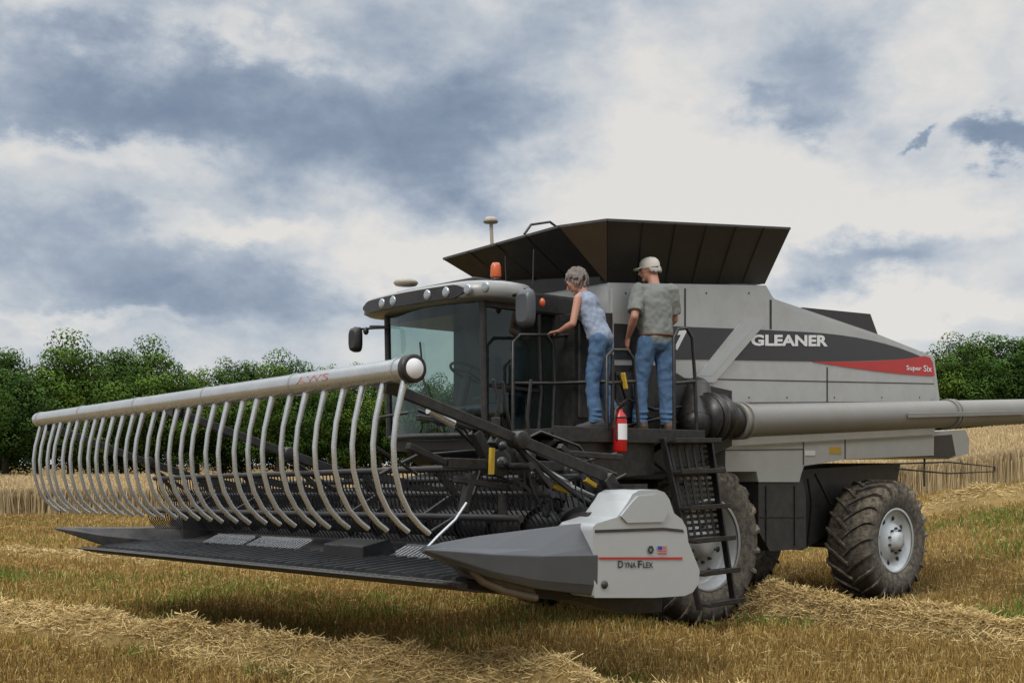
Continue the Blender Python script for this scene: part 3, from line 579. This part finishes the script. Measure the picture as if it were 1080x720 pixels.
J=dict(g=.88,head=(.0,.255,1.445),look=(-.10,.85,-.55),torso=[((0,.14,1.18),(.145,.105,.15)),((0,.07,1.05),(.128,.10,.13)),((0,.01,.90),(.142,.112,.10))],
 shL=(-.145,.18,1.26),shR=(.145,.18,1.26),elL=(-.21,.21,1.01),elR=(.20,.27,1.04),wrL=(-.14,.37,.955),wrR=(.13,.45,.97),hdL=(.05,1,-.15),hdR=(0,1,-.1),hnL=(0,-.2,-1),hnR=(0,-.2,-1),curl=.8,
 hipL=(-.075,0,.87),hipR=(.075,0,.87),knL=(-.085,.06,.47),knR=(.10,.02,.47),anL=(-.09,.03,.09),anR=(.11,-.10,.09))
wom,hd,rm=person('woman in a pale blue sleeveless top and jeans, leaning on the rail beside the cab',L2W(pw),R(66),J,dict(sleeve=False,shirt='top',boot='shoe'))
m=MB(); m.ell(hd+rm@V((0,-.02,.035)),(.088,.10,.092),rm)
for i in range(200):
    v=V((random.gauss(0,1),random.gauss(-.5,.9),random.gauss(.15,.8))).normalized()
    if v.y>.35 and v.z<.55: continue
    c=hd+rm@V((v.x*.093,-.02+v.y*.106,.02+v.z*.108)); m.cap(c,c+V((v.x*.01,v.y*.01,-.03)),random.uniform(.009,.016),.008,6)
flesh(m,'hair','hair',wom,.0055,1,.010)
# ---------------------------------------------------------------- ground
def gmat():
    m=bpy.data.materials.new('field_soil'); m.use_nodes=True; nt=m.node_tree; bs=nt.nodes['Principled BSDF']; bs.inputs['Roughness'].default_value=.95
    bs.inputs['Specular IOR Level'].default_value=.1
    tc=nt.nodes.new('ShaderNodeTexCoord').outputs['Object']
    mp=nt.nodes.new('ShaderNodeMapping'); mp.inputs['Rotation'].default_value=(0,0,-TH); mp.inputs['Scale'].default_value=(.25,3,1); nt.links.new(tc,mp.inputs[0])
    big=noisen(nt,tc,.16,6,.6); fine=noisen(nt,tc,14,6,.8); row=noisen(nt,mp.outputs[0],2.2,4,.6)
    c=mixn(nt,sstep(nt,fine,.3,.7),(.08,.053,.022),(.24,.158,.056))
    c=mixn(nt,mth(nt,'MULTIPLY',sstep(nt,row,.35,.65),.5),c,(.17,.115,.042))
    c=mixn(nt,mth(nt,'MULTIPLY',sstep(nt,big,.54,.72),.5),c,(.085,.11,.028))
    nt.links.new(c,bs.inputs['Base Color'])
    b=nt.nodes.new('ShaderNodeBump'); b.inputs['Strength'].default_value=.8; b.inputs['Distance'].default_value=.05; nt.links.new(fine,b.inputs['Height']); nt.links.new(b.outputs[0],bs.inputs['Normal'])
    return m
M['soil']=gmat()
xs=2500*np.sinh(np.linspace(-1,1,261)*5)/np.sinh(5); ys=-40+3500*np.sinh(np.linspace(0,1,200)*5)/np.sinh(5)
XX,YY=np.meshgrid(xs,ys); ZZ=ter(XX,YY); nx_,ny_=len(xs),len(ys)
vs=np.stack([XX,YY,ZZ],-1).reshape(-1,3); fs=[(j*nx_+i,j*nx_+i+1,(j+1)*nx_+i+1,(j+1)*nx_+i) for j in range(ny_-1) for i in range(nx_-1)]
me=bpy.data.meshes.new('ground'); me.from_pydata(vs.tolist(),[],fs); me.materials.append(M['soil'])
for p in me.polygons: p.use_smooth=True
gr=bpy.data.objects.new('ground',me); col.objects.link(gr); gr['kind']='structure'
def vnoise(x,y,sc_,seed=0):
    r=np.random.default_rng(seed); o=np.zeros_like(x)
    for k in range(7):
        a=r.uniform(0,2*PI); f=sc_*r.uniform(.5,2.2); o+=np.sin((x*np.cos(a)+y*np.sin(a))*f+r.uniform(0,6.28)+1.3*np.sin((x*np.sin(a)-y*np.cos(a))*f*.7))
    return o/7
def wfront(x): return np.where(x<0,39.,np.where(x<14,39-(x/14)*8,31.))
def wedge(n,y0,y1,pw_=1.0):
    y=y0*(y1/y0)**(rng.random(n)**pw_); t=rng.uniform(-.56,.56,n); return t*y,y
def track(x,y):
    a=cs*(x-X0)+sn*(y-Y0); b=-sn*(x-X0)+cs*(y-Y0)
    return (a>-.45)&(a<4.6)&(((b>-.12)&(b<.6))|((b>2.1)&(b<2.85)))
greens=((-.9,9.2,.75),(-1.7,9.6,.5),(-.2,9.0,.45),(.7,8.7,.4),(3.0,12.3,.5),(4.8,12.2,.8),(6.3,12.7,.9),(7.5,14.5,1.3),(2.3,13.0,.4),(-8,17,.9),(9,18,2.0),(11,23,2.2))
def gfield(x,y):
    g=.75*vnoise(x,y,.45,3)+.5*vnoise(x,y,1.9,5)-.22
    for cx,cy,r in greens: g=g+1.1*np.exp(-((x-cx)**2+(y-cy)**2)/r**2)
    return g
n=240000; x,y=wedge(n,7.8,46)
u_=cs*x+sn*y; v_=-sn*x+cs*y; v_=np.round(v_/.19)*.19+rng.normal(0,.022,n); x=cs*u_-sn*v_; y=sn*u_+cs*v_
k=(y<wfront(x)+.3); x,y=x[k],y[k]; n=len(x)
h=rng.uniform(.05,.13,n)*np.where(track(x,y),.2,1); p=np.stack([x,y,ter(x,y)-.01],1); d=np.stack([rng.normal(0,.028,n),rng.normal(0,.028,n),h],1)
w=.0045+.00042*y
c0=np.array([.40,.26,.08]); c1=np.array([.20,.12,.040]); c2=np.array([.52,.39,.16]); t=rng.random((n,1)); t2=(rng.random((n,1))>.85)
cc=c0*t+c1*(1-t); cc=np.where(t2,c2,cc); cc*=(.92+.3*vnoise(x,y,.9,8))[:,None]
o=qmesh('stubble',sticks(p,d,w),cc,M['stub']); o['kind']='stuff'; o['label']='short golden wheat stubble in rows'; o['category']='stubble'
n=32000; x,y=wedge(n,7.8,40); k=y<wfront(x); x,y=x[k],y[k]; n=len(x); az=rng.uniform(0,2*PI,n); L=rng.uniform(.05,.16,n)
p=np.stack([x,y,ter(x,y)+rng.uniform(.01,.06,n)],1); d=np.stack([np.cos(az)*L,np.sin(az)*L,rng.normal(0,.03,n)],1)
cc=np.array([.44,.325,.14])*rng.uniform(.5,1.2,(n,1)); o=qmesh('straw_litter',sticks(p,d,.003+.0004*y),cc,M['straw']); o['kind']='stuff'; o['label']='loose pale straw scattered over the stubble'; o['category']='straw'
n=240000; x,y=wedge(n,7.8,42); g=gfield(x,y)
k=(g>.30+rng.uniform(-.25,.4,n))&(y<wfront(x))&(~track(x,y)); x,y=x[k],y[k]; n=len(x)
h=rng.uniform(.04,.16,n); p=np.stack([x,y,ter(x,y)-.01],1); d=np.stack([rng.normal(0,.05,n),rng.normal(0,.05,n),h],1)
cc=np.array([.095,.165,.03])*rng.uniform(.5,1.5,(n,1)); o=qmesh('green_undergrowth',sticks(p,d,.006+.0006*y,taper=.25),cc,M['stub']); o['kind']='stuff'; o['label']='green weeds growing up between the stubble rows'; o['category']='weeds'
def windrow(path,wd,ht,ns,label,seed):
    r=np.random.default_rng(seed); path=np.array(path,float); seg=np.linalg.norm(np.diff(path,axis=0),axis=1); cum=np.r_[0,np.cumsum(seg)]
    def at(s): return np.stack([np.interp(s,cum,path[:,0]),np.interp(s,cum,path[:,1])],-1)
    Lt=cum[-1]; m_=int(Lt/.12); ss=np.linspace(0,Lt,m_); c=at(ss); tg=np.gradient(c,axis=0); tg/=np.linalg.norm(tg,axis=1,keepdims=True); nr=np.stack([-tg[:,1],tg[:,0]],1)
    K=15
    hs=lambda s,q: ht*np.maximum(0,1-np.abs(q)**1.6)*np.maximum(.12,.60+.6*vnoise(s*1.0,q*2,2.2,seed)+.3*vnoise(s,q*2,7,seed+1))*np.clip(np.minimum(s,Lt-s)/.5,0,1)
    wf=lambda s: wd*(.5+.14*np.sin(s*1.7+seed)+.10*np.sin(s*4.1))
    q=np.linspace(-1,1,K); V_=[]
    for i in range(m_):
        for j in range(K):
            xx,yy=c[i]+nr[i]*q[j]*wf(ss[i]); V_.append((xx,yy,float(ter(xx,yy))-.01+float(hs(np.array(ss[i]),np.array(q[j])))))
    V_=np.array(V_).reshape(m_,K,3)
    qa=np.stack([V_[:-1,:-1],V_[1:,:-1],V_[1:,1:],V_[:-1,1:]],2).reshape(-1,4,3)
    s=r.uniform(0,Lt,ns); qq=np.clip(r.normal(0,.45,ns),-1.3,1.3); c_=at(s); t_=at(np.minimum(s+.1,Lt))-at(np.maximum(s-.1,0)); t_/=np.linalg.norm(t_,axis=1,keepdims=True); n_=np.stack([-t_[:,1],t_[:,0]],1)
    xy=c_+n_*(qq*wf(s))[:,None]; z=ter(xy[:,0],xy[:,1])+np.maximum(0,hs(s,qq))+r.uniform(-.02,.05,ns)
    az=r.uniform(0,2*PI,ns); L=r.uniform(.06,.22,ns); el=r.normal(0,.4,ns); d=np.stack([np.cos(az)*np.cos(el),np.sin(az)*np.cos(el),np.sin(el)],1)*L[:,None]
    p=np.stack([xy[:,0],xy[:,1],z],1)-d/2; p[:,2]=np.maximum(p[:,2],ter(p[:,0],p[:,1])+.005)
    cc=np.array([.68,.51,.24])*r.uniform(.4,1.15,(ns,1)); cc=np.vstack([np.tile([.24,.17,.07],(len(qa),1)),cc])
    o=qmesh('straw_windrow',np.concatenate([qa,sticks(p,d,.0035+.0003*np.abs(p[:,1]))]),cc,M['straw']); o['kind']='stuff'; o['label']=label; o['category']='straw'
windrow([(-14,18.2),(-5.75,12.35),(-3.4,10.6),(-1.35,9.1),(.2,8.0),(2,6.8)],.62,.38,60000,'long pale straw windrow crossing the foreground at the left',1)
windrow([(2.5,13.0),(3.3,12.1),(4.15,11.2),(4.7,10.7),(5.6,10.0)],.68,.44,30000,'heaped pale straw windrow in front of the rear wheel at the right',2)
windrow([(9.3,27),(13,26.5),(18,26.5),(26,27)],1.3,.55,16000,'distant straw windrow on the slope below the tail of the combine',3)
windrow([(-13,24),(-9.8,21.8),(-6.5,20),(-3,18)],.5,.2,7000,'thin straw windrow lying beyond the far end of the header',4)
# standing wheat
nX,nY=150,70; gx=np.linspace(-110,160,nX); V_=np.zeros((nY+1,nX,3))
for i,xv in enumerate(gx):
    yf=float(wfront(np.array(xv)))+.5; yy=yf+(135-yf)*np.linspace(0,1,nY)**2
    V_[1:,i,0]=xv; V_[1:,i,1]=yy; V_[1:,i,2]=ter(xv,yy)+.66+.05*vnoise(np.full(nY,xv),yy,1.5,9)
    V_[0,i]=(xv,yf-.02,float(ter(xv,yf)))
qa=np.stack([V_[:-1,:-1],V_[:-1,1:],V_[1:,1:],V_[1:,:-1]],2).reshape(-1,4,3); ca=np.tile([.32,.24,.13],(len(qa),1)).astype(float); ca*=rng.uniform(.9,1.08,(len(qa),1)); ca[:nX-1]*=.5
n=110000; y=31+ (rng.random(n)**2.0)*85; x=rng.uniform(-.6,.62,n)*y; k=y>wfront(x)+.5; x,y=x[k],y[k]
n2=60000; xb=np.where(rng.random(n2)<.5,rng.uniform(-30,12,n2),rng.uniform(9,26,n2)); yb=wfront(xb)+rng.uniform(0,.6,n2)**1.2+.25*vnoise(xb,xb*0,1.2,4)
fr_=np.r_[np.zeros(len(x),bool),np.ones(n2,bool)]; x=np.r_[x,xb]; y=np.r_[y,yb]; n=len(x)
z0=np.where(fr_,0,.5); p=np.stack([x,y,ter(x,y)+z0],1); hh=np.where(fr_,rng.uniform(.6,.92,n),rng.uniform(.2,.40,n))
d=np.stack([rng.normal(0,.05,n),rng.normal(0,.05,n),hh],1); cc=np.array([.48,.37,.21])*rng.uniform(.6,1.15,(n,1))
o=qmesh('standing_wheat',np.concatenate([qa,sticks(p,d,.004+.0007*y,taper=1.1)]),np.vstack([ca,cc]),M['straw']); o['kind']='stuff'; o['label']='uncut ripe wheat standing along the far field'; o['category']='wheat'
# ---------------------------------------------------------------- trees
def crown_mesh(seed,H_,Wd,n=20000,nc=85,pt=.5,tint=(1,1,1)):
    r=np.random.default_rng(seed); cl=[]
    while len(cl)<nc:
        v=r.normal(size=3); v/=np.linalg.norm(v); rad=r.uniform(.2,1)**.6; z=.48+.42*v[2]*rad
        f=(1.12-pt*max(0,z-.4)*2); cl.append([v[0]*rad*Wd/2*f,v[1]*rad*Wd/2*f,z*H_])
    cl=np.array(cl); cr=r.uniform(.07,.145,nc)*H_; br=r.uniform(.65,1.35,nc); pr=cr**2; idx=r.choice(nc,n,p=pr/pr.sum())
    v=r.normal(size=(n,3)); v/=np.linalg.norm(v,axis=1,keepdims=True); rad=r.random(n)**.24
    p=cl[idx]+v*(cr[idx]*rad)[:,None]*np.array([1,1,.75]); p[:,2]=np.maximum(p[:,2],.3)
    nn=v+r.normal(0,.25,(n,3)); nn/=np.linalg.norm(nn,axis=1,keepdims=True); a=np.cross(nn,r.normal(size=(n,3))); a/=np.linalg.norm(a,axis=1,keepdims=True); b=np.cross(nn,a)
    s=r.uniform(.08,.16,n)[:,None]*H_/14; q=np.stack([p-a*s,p-b*s*.7,p+a*s,p+b*s*.7],1)
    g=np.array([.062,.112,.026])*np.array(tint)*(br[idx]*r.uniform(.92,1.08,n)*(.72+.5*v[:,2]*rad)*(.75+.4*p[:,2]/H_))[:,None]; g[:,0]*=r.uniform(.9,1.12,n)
    return q,g
variants=[]
for sd,Hh,Wd,pt,ti in ((1,14,11,.5,(1,1,1)),(2,14,9,.8,(1.25,1.2,1)),(3,14,12.5,.45,(.8,.88,.9)),(4,14,8,.95,(.95,.95,1.1)),(5,14,10,.6,(1.4,1.25,.9))):
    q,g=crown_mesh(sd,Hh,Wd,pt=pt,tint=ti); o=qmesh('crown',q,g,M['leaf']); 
    m=MB(); m.tube([(0,0,-.3),(.1,0,3),(0,.1,7),(.1,0,11)],[.35,.27,.18,.05],9)
    for k in range(9):
        a=k*2.4; z=3.5+k*.7; m.tube([(0,0,z),(1.3*math.cos(a),1.3*math.sin(a),z+1.2),(3*math.cos(a),3*math.sin(a),z+2)],[.13,.09,.03],6)
    t=m.build('trunk','bark',None); variants.append((o.data,t.data)); bpy.data.objects.remove(o); bpy.data.objects.remove(t)
def tree(px,top,Y,vi,label,group,wide=1):
    X=(px-540)/F*Y; zb=float(ter(X,Y)); hgt=CH+(HZ-top)*Y/F-zb; s=hgt/13.3
    t=thing('leafy_tree',label,'tree',(X,Y,zb),random.uniform(0,6.28),group); t.scale=(s*wide,s*wide,s)
    for d,nm in zip(variants[vi%5],('crown','trunk')): o=bpy.data.objects.new(nm,d); col.objects.link(o); o.parent=t
ordn='first second third fourth fifth sixth seventh eighth ninth tenth eleventh twelfth thirteenth fourteenth fifteenth sixteenth seventeenth eighteenth nineteenth twentieth twenty-first twenty-second'.split()
left=[(-75,350,100),(-35,362,110),(5,358,112),(40,370,118),(75,350,120),(104,372,132),(130,359,135),(157,356,135),(183,381,140),(208,377,140),(236,376,142),(262,373,140),(294,370,138),(320,379,140),(349,375,142),(374,382,145),(400,387,145),(430,390,148),(460,392,150),(492,393,150),(526,394,150),(560,394,150)]
vseq=[0,2,3,4,1,0,3,1,2,4,0,3,1,2,4,0,1,2,0,3,1,2]; k=0
for i,(px,tp,Y) in enumerate(left):
    if px<-20: tree(px,tp,Y,vseq[i],'leafy tree beyond the left edge of the left wood','trees of the left wood',1.1); continue
    tree(px,tp,Y,vseq[i],('tall' if tp<363 else 'dark')+' leafy tree, %s from the left edge in the left wood'%ordn[k],'trees of the left wood',1.05 if px<110 else .95); k+=1
right=[(905,366,160),(935,362,160),(962,366,158),(986,364,150),(1008,350,150),(1032,353,152),(1056,352,150),(1080,349,150),(1108,345,150),(1140,350,150)]
for i,(px,tp,Y) in enumerate(right): tree(px,tp,Y,i+1,'leafy tree, %s of the right wood counted from the combine'%ordn[i],'trees of the right wood',1.2)
qs=[];gs=[]
for i in range(46):
    px=-110+ i*15 if i<40 else 900+(i-40)*50
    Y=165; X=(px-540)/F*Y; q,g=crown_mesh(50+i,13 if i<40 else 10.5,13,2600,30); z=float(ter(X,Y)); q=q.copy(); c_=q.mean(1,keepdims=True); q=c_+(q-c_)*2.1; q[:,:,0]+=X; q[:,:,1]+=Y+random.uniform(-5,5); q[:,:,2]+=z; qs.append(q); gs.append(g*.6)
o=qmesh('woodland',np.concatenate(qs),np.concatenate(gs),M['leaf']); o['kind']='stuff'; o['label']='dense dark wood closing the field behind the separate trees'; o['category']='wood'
# ---------------------------------------------------------------- world
w=bpy.data.worlds.new('World'); sc.world=w; w.use_nodes=True; nt=w.node_tree; bg=nt.nodes['Background']
sky=nt.nodes.new('ShaderNodeTexSky'); sky.sky_type='NISHITA'; sky.sun_disc=False
tc=nt.nodes.new('ShaderNodeTexCoord').outputs['Generated']
sx=nt.nodes.new('ShaderNodeSeparateXYZ'); nt.links.new(tc,sx.inputs[0])
az=mth(nt,'ARCTAN2',sx.outputs[0],sx.outputs[1]); el=mth(nt,'ARCSINE',sx.outputs[2])
cb=nt.nodes.new('ShaderNodeCombineXYZ'); nt.links.new(az,cb.inputs[0]); nt.links.new(el,cb.inputs[1])
sc2=nt.nodes.new('ShaderNodeVectorMath'); sc2.operation='MULTIPLY'; nt.links.new(cb.outputs[0],sc2.inputs[0]); sc2.inputs[1].default_value=(1,1.6,1)
nz=nt.nodes.new('ShaderNodeTexNoise'); nz.inputs['Scale'].default_value=9; nz.inputs['Detail'].default_value=8; nz.inputs['Roughness'].default_value=.6; nt.links.new(sc2.outputs[0],nz.inputs['Vector'])
sub=nt.nodes.new('ShaderNodeVectorMath'); sub.operation='SUBTRACT'; nt.links.new(nz.outputs['Color'],sub.inputs[0]); sub.inputs[1].default_value=(.5,.5,.5)
mad=nt.nodes.new('ShaderNodeVectorMath'); mad.operation='MULTIPLY_ADD'; nt.links.new(sub.outputs[0],mad.inputs[0]); mad.inputs[1].default_value=(.18,.14,0); nt.links.new(cb.outputs[0],mad.inputs[2])
pos=mad.outputs[0]
f1=noisen(nt,sc2.outputs[0],14,9,.6,.2); f2=noisen(nt,sc2.outputs[0],4.6,6,.6,.2)
tot=mth(nt,'MULTIPLY_ADD',f1,.75,-.375); tot=mth(nt,'ADD',tot,mth(nt,'MULTIPLY_ADD',f2,.65,-.08))
def blob(px,py,rx,ry,amp,e0=1.4,e1=.1):
    global tot
    u=(px-540)/F; v=(HZ-py)/F; a=math.atan(u); e=math.atan(v*math.cos(a))
    s1=nt.nodes.new('ShaderNodeVectorMath'); s1.operation='SUBTRACT'; nt.links.new(pos,s1.inputs[0]); s1.inputs[1].default_value=(a,e,0)
    s2=nt.nodes.new('ShaderNodeVectorMath'); s2.operation='MULTIPLY'; nt.links.new(s1.outputs[0],s2.inputs[0]); s2.inputs[1].default_value=(F/rx,F/ry,0)
    s3=nt.nodes.new('ShaderNodeVectorMath'); s3.operation='LENGTH'; nt.links.new(s2.outputs[0],s3.inputs[0])
    g=sstep(nt,s3.outputs['Value'],e0,e1); tot=mth(nt,'MULTIPLY_ADD',g,amp,tot)
for a in ((290,125,330,75,.48),(500,125,160,70,.28),(80,95,170,55,.26),(500,190,110,30,.20),(150,275,250,60,.40),(280,325,150,45,.28),
  (430,20,350,36,.22),(860,72,95,60,.30),(1070,156,60,24,.60,1.2,.4),(905,282,115,26,.46),(966,136,24,8,.5,1.2,.4),(828,106,38,22,.28),
  (265,36,90,20,-.34),(90,162,150,18,-.30),(270,228,110,20,-.32),(30,10,70,35,-.15),(440,275,150,40,-.40),(700,190,180,120,-.36),(980,225,160,45,-.32),(1010,60,90,80,-.22),(970,335,130,22,-.35),(110,332,140,12,-.26)): blob(*a)
rp=nt.nodes.new('ShaderNodeValToRGB'); nt.links.new(tot,rp.inputs[0]); e=rp.color_ramp.elements
e[0].position=-.0; e[0].color=(.78,.755,.72,1); e[1].position=1.0; e[1].color=(.185,.24,.335,1)
for p_,c_ in ((.20,(.645,.66,.675,1)),(.38,(.505,.55,.605,1)),(.58,(.355,.415,.505,1)),(.80,(.245,.305,.40,1))): k=e.new(p_); k.color=c_
sk=nt.nodes.new('ShaderNodeVectorMath'); sk.operation='SCALE'; nt.links.new(sky.outputs[0],sk.inputs[0]); sk.inputs['Scale'].default_value=.10
cl=mixn(nt,.06,rp.outputs[0],sk.outputs[0])
up=mth(nt,'MULTIPLY_ADD',sstep(nt,sx.outputs[2],.40,.85),2.8,1.0)  # unseen sky above the view brightened as added light for the scene
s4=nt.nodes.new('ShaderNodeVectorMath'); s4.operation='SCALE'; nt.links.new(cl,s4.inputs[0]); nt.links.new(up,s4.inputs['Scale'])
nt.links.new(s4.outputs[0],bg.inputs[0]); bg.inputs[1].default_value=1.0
w.cycles.sampling_method='MANUAL'; w.cycles.sample_map_resolution=512
sl=bpy.data.lights.new('sun','SUN'); sl.energy=1.5; sl.angle=R(12); sl.color=(1,.96,.90); so=bpy.data.objects.new('sun',sl); col.objects.link(so)
dv=V((-.40,-.65,.72)).normalized(); so.rotation_euler=dv.to_track_quat('Z','Y').to_euler()
sky.sun_elevation=math.asin(dv.z); sky.sun_rotation=math.atan2(dv.x,dv.y)
# ---------------------------------------------------------------- camera
cam=bpy.data.cameras.new('camera'); cam.sensor_width=36; cam.lens=36*F/1080; cam.shift_y=130/1080; cam.clip_end=8000; cam.clip_start=.1
co=bpy.data.objects.new('camera',cam); col.objects.link(co); co.location=(0,0,CH); co.rotation_euler=(R(90),0,0); sc.camera=co
